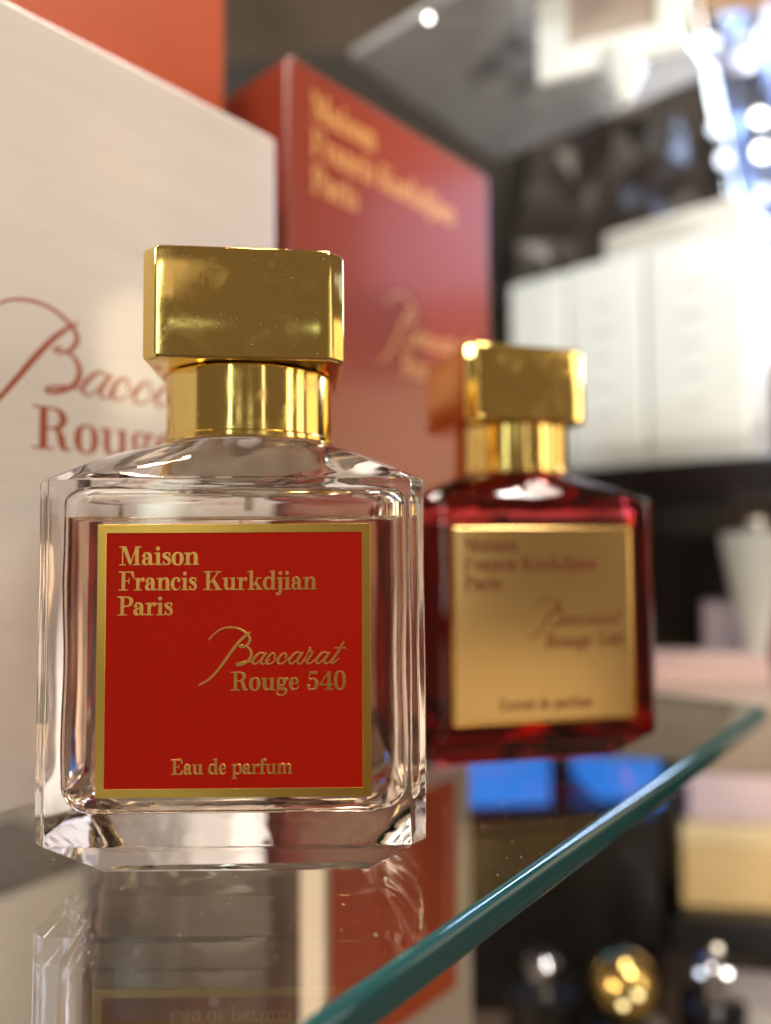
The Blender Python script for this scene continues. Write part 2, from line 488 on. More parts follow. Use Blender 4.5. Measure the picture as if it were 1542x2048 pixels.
G = {
    'M': (119, B(15, 0, 21, 100) + B(0, 0, 36, 5) + B(0, 95, 30, 100) + P((15, 100), (37, 100), (67, 14), (56, 0)) + P((55, 0), (61, 0), (98, 100), (90, 100)) + B(86, 0, 105, 100) + B(72, 0, 119, 5) + B(86, 95, 119, 100)),
    'F': (88, B(17, 0, 36, 100) + B(0, 0, 54, 5) + B(0, 95, 84, 100) + P((85, 66), (89, 66), (84, 100), (68, 96)) + B(36, 48, 59, 53) + P((57, 35), (61, 35), (61, 66), (57, 66))),
    'E': (92, B(17, 0, 36, 100) + B(0, 0, 84, 5) + B(0, 95, 84, 100) + P((83, 70), (87, 70), (84, 100), (68, 96)) + B(36, 48, 59, 53) + P((57, 36), (61, 36), (61, 65), (57, 65)) + P((68, 4), (86, 0), (91, 32), (87, 32))),
    'P': (86, B(17, 0, 36, 100) + B(0, 0, 54, 5) + B(0, 95, 40, 100) + S((36, 97.5, 5), (56, 96, 7), (71, 87, 15), (76, 73, 19), (71, 58, 15), (56, 49, 7), (36, 47, 5))),
    'R': (100, B(17, 0, 36, 100) + B(0, 0, 53, 5) + B(0, 95, 40, 100) + S((36, 97.5, 5), (56, 96, 7), (70, 87, 15), (75, 74, 19), (70, 60, 15), (56, 52, 7), (36, 50, 5)) + S((50, 52, 5), (64, 44, 13), (71, 26, 18), (75, 9, 15), (85, 3, 7), (97, 6, 4))),
    'K': (108, B(17, 0, 36, 100) + B(0, 0, 53, 5) + B(0, 95, 53, 100) + P((36, 40), (42, 38), (92, 96), (84, 97)) + B(66, 95, 104, 100) + P((47, 50), (76, 4), (99, 4), (60, 64)) + B(64, 0, 110, 5)),
    'a': (66, D(13, 48, 9) + S((7, 50, 5), (16, 62, 6), (29, 64, 7), (41, 58, 14), (45, 44, 18), (45, 12, 17), (51, 4, 9), (58, 3, 6), (66, 8, 4)) + S((46, 41, 5), (28, 36, 7), (13, 28, 13), (10, 17, 17), (14, 7, 13), (24, 2.5, 6), (36, 6, 5), (46, 16, 5))),
    'i': (42, B(12, 0, 30, 64) + B(0, 0, 42, 5) + flag(0, 64, 30) + D(20, 88, 10)),
    's': (48, S((41, 48, 5), (35, 61, 5), (22, 64.5, 6), (10, 58, 12), (9, 48, 14), (20, 39, 16), (33, 31, 16), (39, 18, 14), (36, 7, 10), (24, 2.5, 6), (12, 5, 5), (5, 19, 5)) + P((40, 46), (43, 46), (43, 67), (38, 64)) + P((3, -1), (8, 3), (6, 21), (3, 21))),
    'o': (66, ring(33, 33, 32, 35, 19, 5)),
    'n': (80, B(12, 0, 30, 64) + B(0, 0, 41, 5) + flag(0, 64, 30) + S((29, 48, 5), (38, 60, 6), (48, 64, 8), (58, 60, 14), (63, 48, 18), (63, 24, 18), (63, 0, 18)) + B(47, 0, 80, 5)),
    'm': (120, B(12, 0, 30, 64) + B(0, 0, 41, 5) + flag(0, 64, 30) + S((29, 48, 5), (37, 60, 6), (46, 64, 8), (56, 60, 14), (60, 48, 18), (60, 24, 18), (60, 0, 18)) + B(46, 0, 75, 5) + S((68, 48, 5), (76, 60, 6), (86, 64, 8), (97, 60, 14), (102, 48, 18), (102, 24, 18), (102, 0, 18)) + B(87, 0, 119, 5)),
    'r': (60, B(12, 0, 30, 64) + B(0, 0, 45, 5) + flag(0, 64, 30) + S((29, 44, 5), (37, 58, 6), (48, 63, 7), (56, 60, 6)) + D(51, 56, 8.5)),
    'c': (60, S((50, 56, 5), (44, 63, 5), (34, 65, 6), (18, 58, 13), (10, 33, 19), (18, 8, 13), (34, 2.5, 6), (48, 8, 4), (56, 20, 4)) + D(47, 52, 8.5)),
    'u': (84, flag(0, 64, 29) + S((20, 64, 18), (20, 40, 18), (20, 20, 18), (25, 8, 15), (36, 3, 7), (46, 5, 5), (58, 17, 5)) + B(54, 0, 72, 64) + flag(42, 64, 72) + B(54, 0, 84, 5)),
    'k': (87, B(12, 0, 30, 100) + flag(0, 100, 30) + B(0, 0, 42, 5) + P((30, 28), (34, 24), (67, 62), (59, 62)) + B(48, 60, 80, 65) + P((38, 36), (60, 3), (81, 3), (51, 46)) + B(49, 0, 88, 5)),
    'd': (80, S((54, 52, 5), (43, 62, 6), (31, 65, 6), (17, 57, 14), (10, 33, 19), (17, 10, 14), (31, 2.5, 6), (44, 6, 5), (54, 17, 5)) + B(50, 0, 68, 100) + flag(38, 100, 68) + B(60, 0, 80, 5)),
    'j': (38, S((20, 64, 18), (20, 30, 18), (20, -6, 18), (17, -20, 12), (8, -27, 7), (-2, -25, 6)) + D(-1, -21, 6) + flag(0, 64, 29) + D(20, 88, 10)),
    'p': (82, B(12, -28, 30, 64) + flag(0, 64, 30) + B(0, -30, 44, -25) + S((29, 50, 5), (38, 62, 6), (50, 65, 6), (64, 57, 14), (71, 33, 19), (64, 10, 14), (50, 2.5, 6), (38, 5, 5), (29, 14, 5))),
    'f': (46, S((21, 0, 18), (21, 40, 18), (21, 76, 18), (25, 91, 13), (36, 99, 7), (46, 97, 5)) + D(46, 91, 8) + B(0, 59, 43, 64) + B(0, 0, 44, 5)),
    'g': (70, ring(29, 44, 26, 22, 16, 5) + S((46, 57, 5), (55, 63, 6), (63, 63, 6)) + D(63, 59, 6.5) + S((17, 27, 5), (9, 20, 9), (12, 11, 11), (28, 8, 13), (48, 5, 14), (58, -6, 12), (48, -22, 7), (28, -28, 6), (10, -23, 6), (5, -12, 7), (14, 3, 6))),
    'e': (62, B(14, 33, 51, 38) + S((48, 36, 10), (46, 53, 12), (34, 65, 5), (18, 57, 13), (10, 33, 19), (18, 8, 13), (34, 2.5, 6), (48, 8, 4), (57, 20, 4))),
    'x': (78, P((10, 62), (46, 4), (68, 4), (32, 62)) + P((12, 4), (19, 4), (64, 62), (56, 62)) + B(0, 60, 42, 65) + B(46, 60, 76, 65) + B(0, 0, 32, 5) + B(36, 0, 80, 5)),
    't': (46, P((12, 62), (30, 62), (30, 86), (26, 86)) + S((21, 64, 18), (21, 40, 18), (21, 16, 17), (26, 5, 12), (35, 2.5, 6), (44, 9, 4)) + B(0, 59, 42, 64)),
    '5': (72, B(17, 86, 62, 99) + P((13, 50), (18, 50), (21, 99), (17, 99)) + S((15, 51, 5), (32, 60, 6), (49, 54, 14), (58, 32, 18), (51, 10, 14), (34, 2.5, 6), (16, 4, 6), (7, 17, 6)) + D(12, 20, 9)),
    '4': (78, B(0, 24, 76, 32) + B(44, 0, 62, 98) + P((0, 31), (7, 31), (60, 100), (53, 100)) + B(28, 0, 78, 5)),
    '0': (70, ring(35, 50, 33, 51, 18, 5)),
    ' ': (34, []),
}


def scriptword():
    """the handwritten word, traced stroke by stroke; y up, cap height 100 = 183 units"""
    def a(x):
        return (S((x + 140, 352, 10), (x + 100, 338, 13), (x + 55, 372, 20), (x + 24, 420, 18), (x + 46, 446, 11), (x + 92, 415, 9), (x + 150, 346, 12))
                + S((x + 156, 338, 14), (x + 118, 390, 21), (x + 103, 428, 18), (x + 118, 446, 11), (x + 150, 436, 8), (x + 190, 405, 7)))

    def c(x):
        return S((x + 88, 388, 9), (x + 92, 362, 11), (x + 70, 345, 12), (x + 30, 378, 20), (x + 8, 425, 18), (x + 30, 447, 11), (x + 72, 432, 8), (x + 120, 385, 7)) + D(x + 87, 384, 9)
    s = []
    s += S((152, 215, 10), (200, 160, 10), (270, 112, 11), (350, 97, 14), (430, 108, 15), (500, 148, 17), (538, 190, 21), (540, 230, 21), (512, 268, 17), (475, 285, 13), (446, 280, 11), (452, 268, 11), (480, 264, 13))
    s += S((548, 143, 8), (500, 178, 18), (440, 235, 23), (370, 322, 25), (300, 420, 23), (220, 525, 19), (150, 590, 15), (95, 622, 13), (58, 642, 8))
    s += S((498, 272, 10), (540, 305, 19), (556, 355, 24), (538, 405, 24), (492, 438, 21), (445, 455, 18), (414, 452, 12), (430, 437, 12), (490, 424, 11), (560, 425, 8))
    s += a(545) + c(690) + c(800) + a(893)
    s += S((1040, 430, 7), (1085, 370, 8), (1112, 315, 10), (1128, 296, 12)) + D(1115, 300, 11) + S((1098, 318, 10), (1122, 330, 14), (1140, 338, 16), (1112, 385, 20), (1085, 425, 17), (1102, 446, 11), (1140, 430, 8), (1175, 400, 7))
    s += a(1150)
    s += S((1440, 240, 17), (1400, 308, 20), (1345, 395, 20), (1318, 428, 17), (1338, 442, 11), (1395, 395, 7)) + S((1345, 298, 9), (1400, 296, 11), (1460, 297, 9))
    k = 100 / 183
    return [[((x - 58) * k, (442 - y) * k) for x, y in p] for p in s]


def text_polys(s):
    out, x = [], 0
    for ch in s:
        adv, polys = G[ch]
        if polys:
            out.append([[(px + x, py) for px, py in p] for p in polys])
        x += adv + 2
    return out, x - 2


def raise_polys(bm, polys, sx, sy, ox, oz, h, y0, slope=0.8):
    """union the overlapping strokes and stand them h proud of the face y = y0 (facing -y)"""
    verts, faces = [], []
    for p in polys:
        q = [(ox + x * sx, oz + y * sy) for x, y in p]
        ar = sum(q[i][0] * q[(i + 1) % len(q)][1] - q[(i + 1) % len(q)][0] * q[i][1] for i in range(len(q)))
        if abs(ar) < 1e-12:
            continue
        if ar < 0:
            q.reverse()
        k = len(verts)
        verts += [Vector(v) * 1000 for v in q]
        faces.append(list(range(k, k + len(q))))
    vo, eo, fo, _, _, of = delaunay_2d_cdt(verts, [], faces, 0, 1e-4, True)
    keep = [f for f, o in zip(fo, of) if o]
    top = {}
    nrm = {}
    cnt = {}
    for f in keep:
        for i in range(len(f)):
            a, b = f[i], f[(i + 1) % len(f)]
            cnt[(a, b)] = 1
    bnd = [(a, b) for (a, b) in cnt if (b, a) not in cnt]
    for a, b in bnd:
        d = vo[b] - vo[a]
        n = Vector((d.y, -d.x))
        if n.length > 0:
            n.normalize()
        for v in (a, b):
            nrm[v] = nrm.get(v, Vector((0, 0))) + n
    def tv(i):
        if i not in top:
            top[i] = bm.verts.new((vo[i].x / 1000, y0 - h, vo[i].y / 1000))
        return top[i]
    for f in keep:
        try:
            bm.faces.new([tv(i) for i in f])
        except ValueError:
            pass
    low = {}
    for v, n in nrm.items():
        n = n.normalized() if n.length > 1e-9 else n
        low[v] = bm.verts.new((vo[v].x / 1000 + n.x * h * slope, y0, vo[v].y / 1000 + n.y * h * slope))
    for a, b in bnd:
        try:
            bm.faces.new((tv(b), tv(a), low[a], low[b]))
        except ValueError:
            pass


def lettering(parent, mat, lines, h, y0, name="lettering"):
    """lines: (text or None for the script word, x0, baseline z, width, cap height)"""
    for txt, x0, z0, wd, ch in lines:
        bm = bmesh.new()
        if txt is None:
            groups = [scriptword()]
            total = max(x for p in groups[0] for x, y in p)
        else:
            groups, total = text_polys(txt)
        for polys in groups:
            raise_polys(bm, polys, wd / total, ch / 100, x0, z0, h, y0)
        from_bm(name, bm, mat, parent, smooth=20)


# ------------------------------------------------------------------ bottle
def oct_ring(hx, hy, ch, rnd=0.35 * MM, nx=10, ny=7):
    """octagon outline (box with cut corners), corners slightly rounded, sides subdivided, same point count always"""
    cs = [(hx, -hy + ch), (hx, hy - ch), (hx - ch, hy), (-hx + ch, hy), (-hx, hy - ch), (-hx, -hy + ch), (-hx + ch, -hy), (hx - ch, -hy)]
    sub = [ny, 3, nx, 3, ny, 3, nx, 3]
    pts = []
    for i in range(8):
        p, q, r_ = Vector(cs[i - 1]), Vector(cs[i]), Vector(cs[(i + 1) % 8])
        a = q + (p - q).normalized() * rnd
        b = q + (r_ - q).normalized() * rnd
        for t in (0, 0.5, 1):
            pts.append((1 - t) ** 2 * a + 2 * t * (1 - t) * q + t * t * b)
        e0, e1 = b, r_ + (q - r_).normalized() * rnd
        for k in range(1, sub[i]):
            pts.append(e0.lerp(e1, k / sub[i]))
    return pts


def to_circle(pts, r, t, sx=1.0):
    out = []
    for p in pts:
        a = math.atan2(p.y, p.x * sx)
        out.append(p.lerp(Vector((r * math.cos(a), r * math.sin(a))), t))
    return out


def loft(bm, rings, cap0=True, cap1=True, flip=False, mat=0):
    vs = [[bm.verts.new((p.x, p.y, z)) for p in pts] for z, pts in rings]
    n = len(vs[0])
    fs = []
    for a, b in zip(vs, vs[1:]):
        for i in range(n):
            j = (i + 1) % n
            fs.append(bm.faces.new((a[i], a[j], b[j], b[i])))
    if cap0:
        fs.append(bm.faces.new(list(reversed(vs[0]))))
    if cap1:
        fs.append(bm.faces.new(vs[-1]))
    for f in fs:
        f.material_index = mat
        if flip:
            f.normal_flip()
    return vs


def rr_ring(hx, hy, r, n=8):
    pts = []
    for cx, cy_, a0 in ((hx - r, -hy + r, -90), (hx - r, hy - r, 0), (-hx + r, hy - r, 90), (-hx + r, -hy + r, 180)):
        for k in range(n + 1):
            a = R(a0 + 90 * k / n)
            pts.append(Vector((cx + r * math.cos(a), cy_ + r * math.sin(a))))
        # subdivide the straight run to the next corner
        nxt = {(-90): (hx, hy - r), 0: (-hx + r, hy), 90: (-hx, -hy + r), 180: (hx - r, -hy)}[a0]
        p = pts[-1]
        for k in range(1, 6):
            pts.append(p.lerp(Vector(nxt), k / 6))
    return pts


HX, HY, CH = 35 * MM, 22 * MM, 2.7 * MM
BEV, TOP, NECK = 7.8 * MM, 72.4 * MM, 80.6 * MM
LEVEL = 65.6 * MM


def cavity_rings():
    ix, iy = 31.6 * MM, 18.4 * MM
    out = []
    zb = 11.8 * MM
    rb = 5.5 * MM
    for k in range(0, 9):
        a = R(90 * k / 8)
        ins = rb * (1 - math.sin(a))
        out.append((zb + rb * (1 - math.cos(a)), rr_ring(ix - ins, iy - ins, max(1.2 * MM, 6.5 * MM - ins * 0.8))))
    # slightly uneven inside wall
    for k in range(1, 9):
        z = zb + rb + (LEVEL - zb - rb) * k / 8
        wv = 0.16 * MM * math.sin(k * 1.3) * (k < 8)
        out.append((z, rr_ring(ix + wv, iy + wv * 0.5, 6.5 * MM)))
    return out, ix, iy


def make_bottle(root, glass_m, side_m, top_m, base_m=None, floor_m=None):
    bm = bmesh.new()
    o0 = oct_ring(HX, HY, CH)
    rings = []
    bx, by = HX - BEV, HY - BEV
    rings.append((0.9 * MM, oct_ring(bx - 4 * MM, by - 4 * MM, CH)))
    rings.append((0.15 * MM, oct_ring(bx - 1.2 * MM, by - 1.2 * MM, CH)))
    rings.append((0.0, oct_ring(bx - 0.5 * MM, by - 0.5 * MM, CH)))
    rings.append((0.25 * MM, oct_ring(bx, by, CH)))
    for t in (0.1, 0.5, 0.9):
        rings.append((0.3 * MM + t * (BEV - 0.3 * MM), oct_ring(bx + t * BEV, by + t * BEV, CH)))
    rings.append((BEV - 0.2 * MM, oct_ring(HX - 0.15 * MM, HY - 0.15 * MM, CH)))
    rings.append((BEV + 0.3 * MM, o0))
    for t in (0.25, 0.5, 0.75):
        rings.append((BEV + t * (TOP - BEV), oct_ring(HX + 0.12 * MM * math.sin(t * 5), HY, CH)))
    rings.append((TOP - 0.7 * MM, o0))
    rings.append((TOP - 0.1 * MM, oct_ring(HX - 0.15 * MM, HY - 0.15 * MM, CH)))
    e = oct_ring(HX - 0.7 * MM, HY - 0.7 * MM, CH)
    rings.append((TOP + 0.35 * MM, e))
    for k in range(1, 9):
        t = k / 8
        cr = to_circle(e, 16.7 * MM, t)
        am = 0.55 * MM * math.sin(math.pi * t)
        cr = [p * (1 + am / p.length * math.sin(5 * math.atan2(p.y, p.x) + 3 * t) * 1.2) for p in cr]
        rings.append((TOP + 0.35 * MM + (NECK - TOP - 0.35 * MM) * (t + 0.10 * math.sin(math.pi * t)), cr))
    rings.append((NECK + 0.12 * MM, to_circle(e, 15.8 * MM, 1)))
    loft(bm, rings)
    # the hollow above the liquid (its wall faces inwards)
    cav, ix, iy = cavity_rings()
    last = cav[-1][1]
    up = [(LEVEL, last)]
    rz_ = 67.6 * MM
    up.append((rz_, last))
    rr2 = 3.4 * MM
    for k in range(1, 6):                       # rounded top corner
        a = R(78 * k / 5)
        ins = rr2 * (1 - math.cos(a))
        ring_ = rr_ring(ix - ins, iy - ins, 6.2 * MM - ins * 0.5)
        up.append((rz_ + rr2 * math.sin(a), ring_))
    z1_, top_ = up[-1]
    for k in range(1, 8):
        t = k / 7
        wob = 1 + 0.03 * math.sin(math.pi * t)
        rg = []
        for p in top_:
            a = math.atan2(p.y, p.x)
            q = p.lerp(Vector((6.5 * MM * math.cos(a), 6.5 * MM * math.sin(a))), t)
            rg.append(q * (wob + 0.06 * math.sin(math.pi * t) * math.sin(5 * a + 1)))
        up.append((z1_ + 6.6 * MM * (0.25 * t + 0.75 * t ** 2.2), rg))
    loft(bm, up, cap0=False, cap1=True, flip=True)
    if base_m:
        bm.normal_update()
        for f in bm.faces:
            c = f.calc_center_median()
            if c.z < 0.5 * MM or (c.z < 7 * MM and c.y > -0.5 * HY):
                f.material_index = 1
    g = from_bm("glass_body", bm, [glass_m, base_m or glass_m], root, smooth=28)
    bm = bmesh.new()
    vs = loft(bm, cav, cap0=True, cap1=False, mat=0)
    prev = vs[-1]
    lastp = cav[-1][1]
    for sc_, dz in ((0.985, -0.45), (0.96, -0.75), (0.90, -0.95)):      # meniscus
        nx = [bm.verts.new((p.x * sc_, p.y * sc_ * (0.985 if sc_ < 0.98 else 1), LEVEL + dz * MM)) for p in lastp]
        for i in range(len(nx)):
            j = (i + 1) % len(nx)
            bm.faces.new((prev[i], prev[j], nx[j], nx[i])).material_index = 1
        prev = nx
    bm.faces.new(prev).material_index = 1
    if floor_m:
        for f in bm.faces:
            if f.calc_center_median().z < 15 * MM:
                f.material_index = 2
    liq = from_bm("liquid", bm, [side_m, top_m, floor_m or side_m], root, smooth=40)
    # sprayer stem in the neck
    st = from_bm("sprayer_stem", lathe_bm([(0, 67.0 * MM), (1.0 * MM, 67.0 * MM), (1.0 * MM, 74 * MM), (3.6 * MM, 74.4 * MM), (3.6 * MM, 77 * MM), (0, 77 * MM)], 20), M['tube'], root)
    from_bm("dip_tube", lathe_bm([(0, 32 * MM), (1.2 * MM, 32 * MM), (1.2 * MM, 64.4 * MM), (0, 64.4 * MM)], 20), M['dip'], root)
    return g


def make_top(root, cap_yaw, mat):
    from_bm("gasket", lathe_bm([(0, NECK + 0.18 * MM), (15.9 * MM, NECK + 0.18 * MM), (15.9 * MM, NECK + 0.6 * MM), (0, NECK + 0.6 * MM)], 48), M['gasket'], root, smooth=30)
    col_bm = lathe_bm([(0, NECK + 0.7 * MM), (16.0 * MM, NECK + 0.7 * MM), (16.05 * MM, NECK + 0.25 * MM), (17.2 * MM, NECK + 0.25 * MM), (17.4 * MM, NECK + 0.5 * MM), (17.4 * MM, NECK + 1.3 * MM),
                       (17.05 * MM, NECK + 1.6 * MM), (17.0 * MM, 94.3 * MM), (16.7 * MM, 94.7 * MM), (0, 94.7 * MM)], 96)
    from_bm("collar", col_bm, mat, root, smooth=30)
    bm = bmesh.new()
    z0, z1 = 95.0 * MM, 116.4 * MM
    hx, hy, ch = 18.8 * MM, 18.2 * MM, 2.7 * MM
    rs = []
    for ins, z in ((0.9, z0), (0.45, z0 + 0.1 * MM), (0.12, z0 + 0.35 * MM), (0.0, z0 + 0.8 * MM), (0, (z0 + z1) / 2), (0.0, z1 - 1.1 * MM), (0.2, z1 - 0.45 * MM), (0.6, z1 - 0.1 * MM), (1.2, z1)):
        rs.append((z, oct_ring(hx - ins * MM, hy - ins * MM, ch, 0.3 * MM)))
    loft(bm, rs)
    c = from_bm("cap", bm, mat, root, smooth=50)
    c.rotation_euler = (0, 0, cap_yaw)
    return c


def frame_bm(hw, hh, b, y0, y1, bev):
    """rectangular frame in the x-z plane, from y0 (back) to y1 (front, smaller y)"""
    bm = bmesh.new()
    def loop(w_, h_, y):
        return [bm.verts.new((x, y, z)) for x, z in ((-w_, -h_), (w_, -h_), (w_, h_), (-w_, h_))]
    ls = [loop(hw, hh, y0), loop(hw, hh, y1 + bev), loop(hw - bev, hh - bev, y1), loop(hw - b + bev, hh - b + bev, y1), loop(hw - b, hh - b, y1 + bev), loop(hw - b, hh - b, y0)]
    for a, c in zip(ls, ls[1:]):
        for i in range(4):
            j = (i + 1) % 4
            bm.faces.new((a[i], a[j], c[j], c[i]))
    return bm


# ------------------------------------------------------------------ the setting
def struct(o):
    o["kind"] = "structure"
    return o


UP = 0.97
a0 = at(-2500, 3200, 1.15)
wall_bm = box_bm(-2.2, 2.4, 1.25, 1.30, -1.2, 2.2)
struct(from_bm("wall", wall_bm, M['wall'], smooth=0))
struct(from_bm("floor", box_bm(-2.2, 2.4, -1.0, 1.25, -0.95, -0.9), M['lowershelf'], smooth=0))

# ------------------------------------------------------------------ glass shelf
E0, E1 = Vector((-11.4 * MM, 94.1 * MM)), Vector((141.7 * MM, 282 * MM))
ED = (E1 - E0).normalized()
EN = Vector((-ED.y, ED.x))          # towards the shelf
TH = 6.7 * MM
sh = thing("glass_shelf", "clear glass shelf with polished teal green edge under both perfume bottles", "shelf", (E1.x, E1.y, -TH), math.atan2(ED.y, ED.x))
bm = bmesh.new()
box_bm(-0.62, 0, 0, 0.42, 0, TH - 0.02 * MM, bm=bm)
bmesh.ops.bevel(bm, geom=list(bm.edges), offset=2.0 * MM, segments=7, profile=0.5, affect='EDGES')
bm.normal_update()
for f in bm.faces:
    if f.normal.z ** 2 < 0.999:
        f.material_index = 1
from_bm("pane", bm, [M['shelfglass'], M['shelfedge']], sh, smooth=40).modifiers.new("weighted_normal", 'WEIGHTED_NORMAL')

# ------------------------------------------------------------------ front bottle
Z0 = 0.03 * MM
fb = thing("perfume_bottle", "clear glass perfume bottle with red gold-framed label and brass cap in front", "perfume bottle", (-28.2 * MM, 156 * MM, Z0), R(0.6))
make_bottle(fb, M['clear'], M['juice_side'], M['juice_top'], M['clearbase'], M['juice_base'])
make_top(fb, R(5.5), M['gold'])
LW, LH = 24.25 * MM, 24.0 * MM
LZ = 40.2 * MM
lab = from_bm("label", box_bm(-LW + 0.2 * MM, LW - 0.2 * MM, -0.16 * MM, 0, -LH + 0.2 * MM, LH - 0.2 * MM), M['redpaper'], fb, smooth=0)
lab.location = (1.0 * MM, -HY - 0.05 * MM, LZ)
from_bm("label_border", frame_bm(LW, LH, 1.55 * MM, 0.0, -0.24 * MM, 0.05 * MM), M['foil'], lab, smooth=30)
# photo pixels on the label -> label coordinates
kx = 2 * LW / 541


def lx(px): return (px - 472) * kx
def lz(py): return (1313 - py) * kx


cap1 = 37 * kx
lettering(lab, M['letter'], [
    ("Maison", lx(244.5), lz(1126), 157 * kx, cap1),
    ("Francis Kurkdjian", lx(244), lz(1176), 391 * kx, cap1),
    ("Paris", lx(242), lz(1225), 109 * kx, cap1),
    (None, lx(403), lz(1321.5), 290 * kx, 38 * kx),
    ("Rouge 540", lx(466), lz(1373.5), 227 * kx, 36.5 * kx),
    ("Eau de parfum", lx(350), lz(1536), 237 * kx, 29 * kx),
], 0.055 * MM, -0.16 * MM)

# ------------------------------------------------------------------ red bottle
rb = thing("perfume_bottle", "deep red crystal perfume bottle with gold plate label and brass cap, out of focus", "perfume bottle", (38.1 * MM, 226.6 * MM, Z0), R(11.0))
make_bottle(rb, M['redglass'], M['redjuice_side'], M['redjuice_top'])
make_top(rb, R(6), M['gold']).location.x = -2.4 * MM
PW, PH = 26.3 * MM, 26.6 * MM
pl = from_bm("label_plate", box_bm(-PW, PW, -1.7 * MM, 0, -PH, PH, 1.35 * MM, 2), M['plate'], rb, smooth=60)
pl.location = (0.2 * MM, -HY - 0.05 * MM, 39.0 * MM)
kr = 2 * PW / 377


def rx(px): return (px - 1085) * kr
def rz(py): return (1243 - py) * kr


lettering(pl, M['redprint'], [
    ("Maison", rx(922), rz(1103), 110 * kr, 27 * kr),
    ("Francis Kurkdjian", rx(922), rz(1140), 272 * kr, 27 * kr),
    ("Paris", rx(922), rz(1176), 76 * kr, 27 * kr),
    (None, rx(1050), rz(1246), 200 * kr, 27 * kr),
    ("Rouge 540", rx(1085), rz(1290), 165 * kr, 27 * kr),
    ("Extrait de parfum", rx(990), rz(1405), 190 * kr, 21 * kr),
], 0.06 * MM, -1.7 * MM)


# ------------------------------------------------------------------ cartons
def carton(name, label, cat, fr, theta, wd, dep, h, mat, z0=Z0, bev=0.8 * MM, group=None):
    """fr: (x, y) of the lower front right corner; theta: heading of the front's left-to-right run"""
    bm = box_bm(-wd, 0, 0, dep, 0, h, bev, 2)
    o = from_bm(name, bm, mat, smooth=60)
    o.location = (fr[0], fr[1], z0)
    o.rotation_euler = (0, 0, theta)
    tag(o, label, cat, group)
    return o


TB = R(48.3)
# ivory carton beside the front bottle
wc = at(553, 300, 0.230)
wh = at(556, 277, 0.230).z
box1 = carton("perfume_carton", "tall ivory carton with rust red script behind the clear bottle", "carton", (wc.x, wc.y), TB, 0.20, 0.040, wh, M['white'], bev=1.5 * MM)


def on_front(o, theta, px, py):
    """local (x, z) on the carton's front for photo pixel (px, py)"""
    n = Vector((math.sin(theta), -math.cos(theta), 0))
    v = CAM_M.to_3x3() @ Vector(((px - 771) / FPX, -(py - 1024) / FPX, -1.0))
    p0 = Vector(o.location)
    t = (p0 - EYE).dot(n) / v.dot(n)
    q = EYE + v * t - p0
    return q.x * math.cos(theta) + q.y * math.sin(theta), q.z


ax, az = on_front(box1, TB, 64, 896)
bx_, bz_ = on_front(box1, TB, 103, 896)
cx_, cz_ = on_front(box1, TB, 80, 811)
chh = cz_ - az
rw = (on_front(box1, TB, 300, 905)[0] - ax)
sw = chh / 36.5
lettering(box1, M['brownprint'], [
    (None, ax - (466 - 403) * sw, az + 52 * sw, 290 * sw, 38 * sw),
    ("Rouge 540", ax, az, 227 * sw, chh),
    ], 0.02 * MM, 0)

# red lacquered carton
TR = R(47.3)
r0 = at(577, 800, 0.250)
wr = 0.119
rc = (r0.x + wr * math.cos(TR), r0.y + wr * math.sin(TR))
rh = at(577, 104, 0.250).z
box2 = carton("perfume_carton", "glossy red carton with gold lettering standing behind the red bottle", "carton", rc, TR, wr, 0.075, rh, M['pinkred'], bev=2.2 * MM)


def rlines(t1, t2, base_px, cap):
    pass


def line_on(o, th, txt, p0, p1, cap):
    x0, z0 = on_front(o, th, *p0)
    x1, z1 = on_front(o, th, *p1)
    return (txt, x0, z0, x1 - x0, cap)


gx, gz = on_front(box2, TR, 622, 232)
g1 = on_front(box2, TR, 908, 462)[0] - gx
gcap = 0.0098
lettering(box2, M['goldprint'], [
    ("Maison", gx, gz, g1 * 0.40, gcap),
    ("Francis Kurkdjian", gx, gz - gcap * 1.36, g1, gcap),
    ("Paris", gx, gz - gcap * 2.72, g1 * 0.28, gcap),
    (None, gx + g1 * 0.42, gz - gcap * 7.2, g1 * 0.74, gcap),
    ("Rouge 540", gx + g1 * 0.58, gz - gcap * 8.6, g1 * 0.58, gcap),
], 0.03 * MM, 0)

# orange-red carton at the back left
oc = at(449, 100, 0.266)
box3 = carton("perfume_carton", "plain orange red carton rising out of frame behind the ivory carton", "carton", (oc.x, oc.y), TB, 0.13, 0.012, 0.262 + 0.02, M['orange'], bev=1.0 * MM)

# ------------------------------------------------------------------ dark back panel and upper board
pa = at(455, 0, 0.62)
pan = from_bm("display_panel", box_bm(-0.36, 0.32, 0, 0.02, -0.55, 0.45, 2 * MM), M['blackmatt'], smooth=30)
pan.location = (at(700, 1000, 0.66).x, 0.66, 0.06)
pan.rotation_euler = (0, 0, R(-8))
tag(pan, "dark brown display panel behind the red cartons", "panel")

# silver underside of the upper shelf
zc = at(700, 118, 0.42)
up_ = from_bm("upper_shelf", box_bm(0, 0.155, -0.15, 0, 0, 0.006, 1.2 * MM), M['silver'], smooth=30)
up_.location = zc
up_.rotation_euler = (0, 0, R(48.5))
tag(up_, "silver grey upper shelf seen from below above the red carton", "shelf")


def placed(px, py_top, py_bot, d):
    t, b = at(px, py_top, d), at(px, py_bot, d)
    return t, b


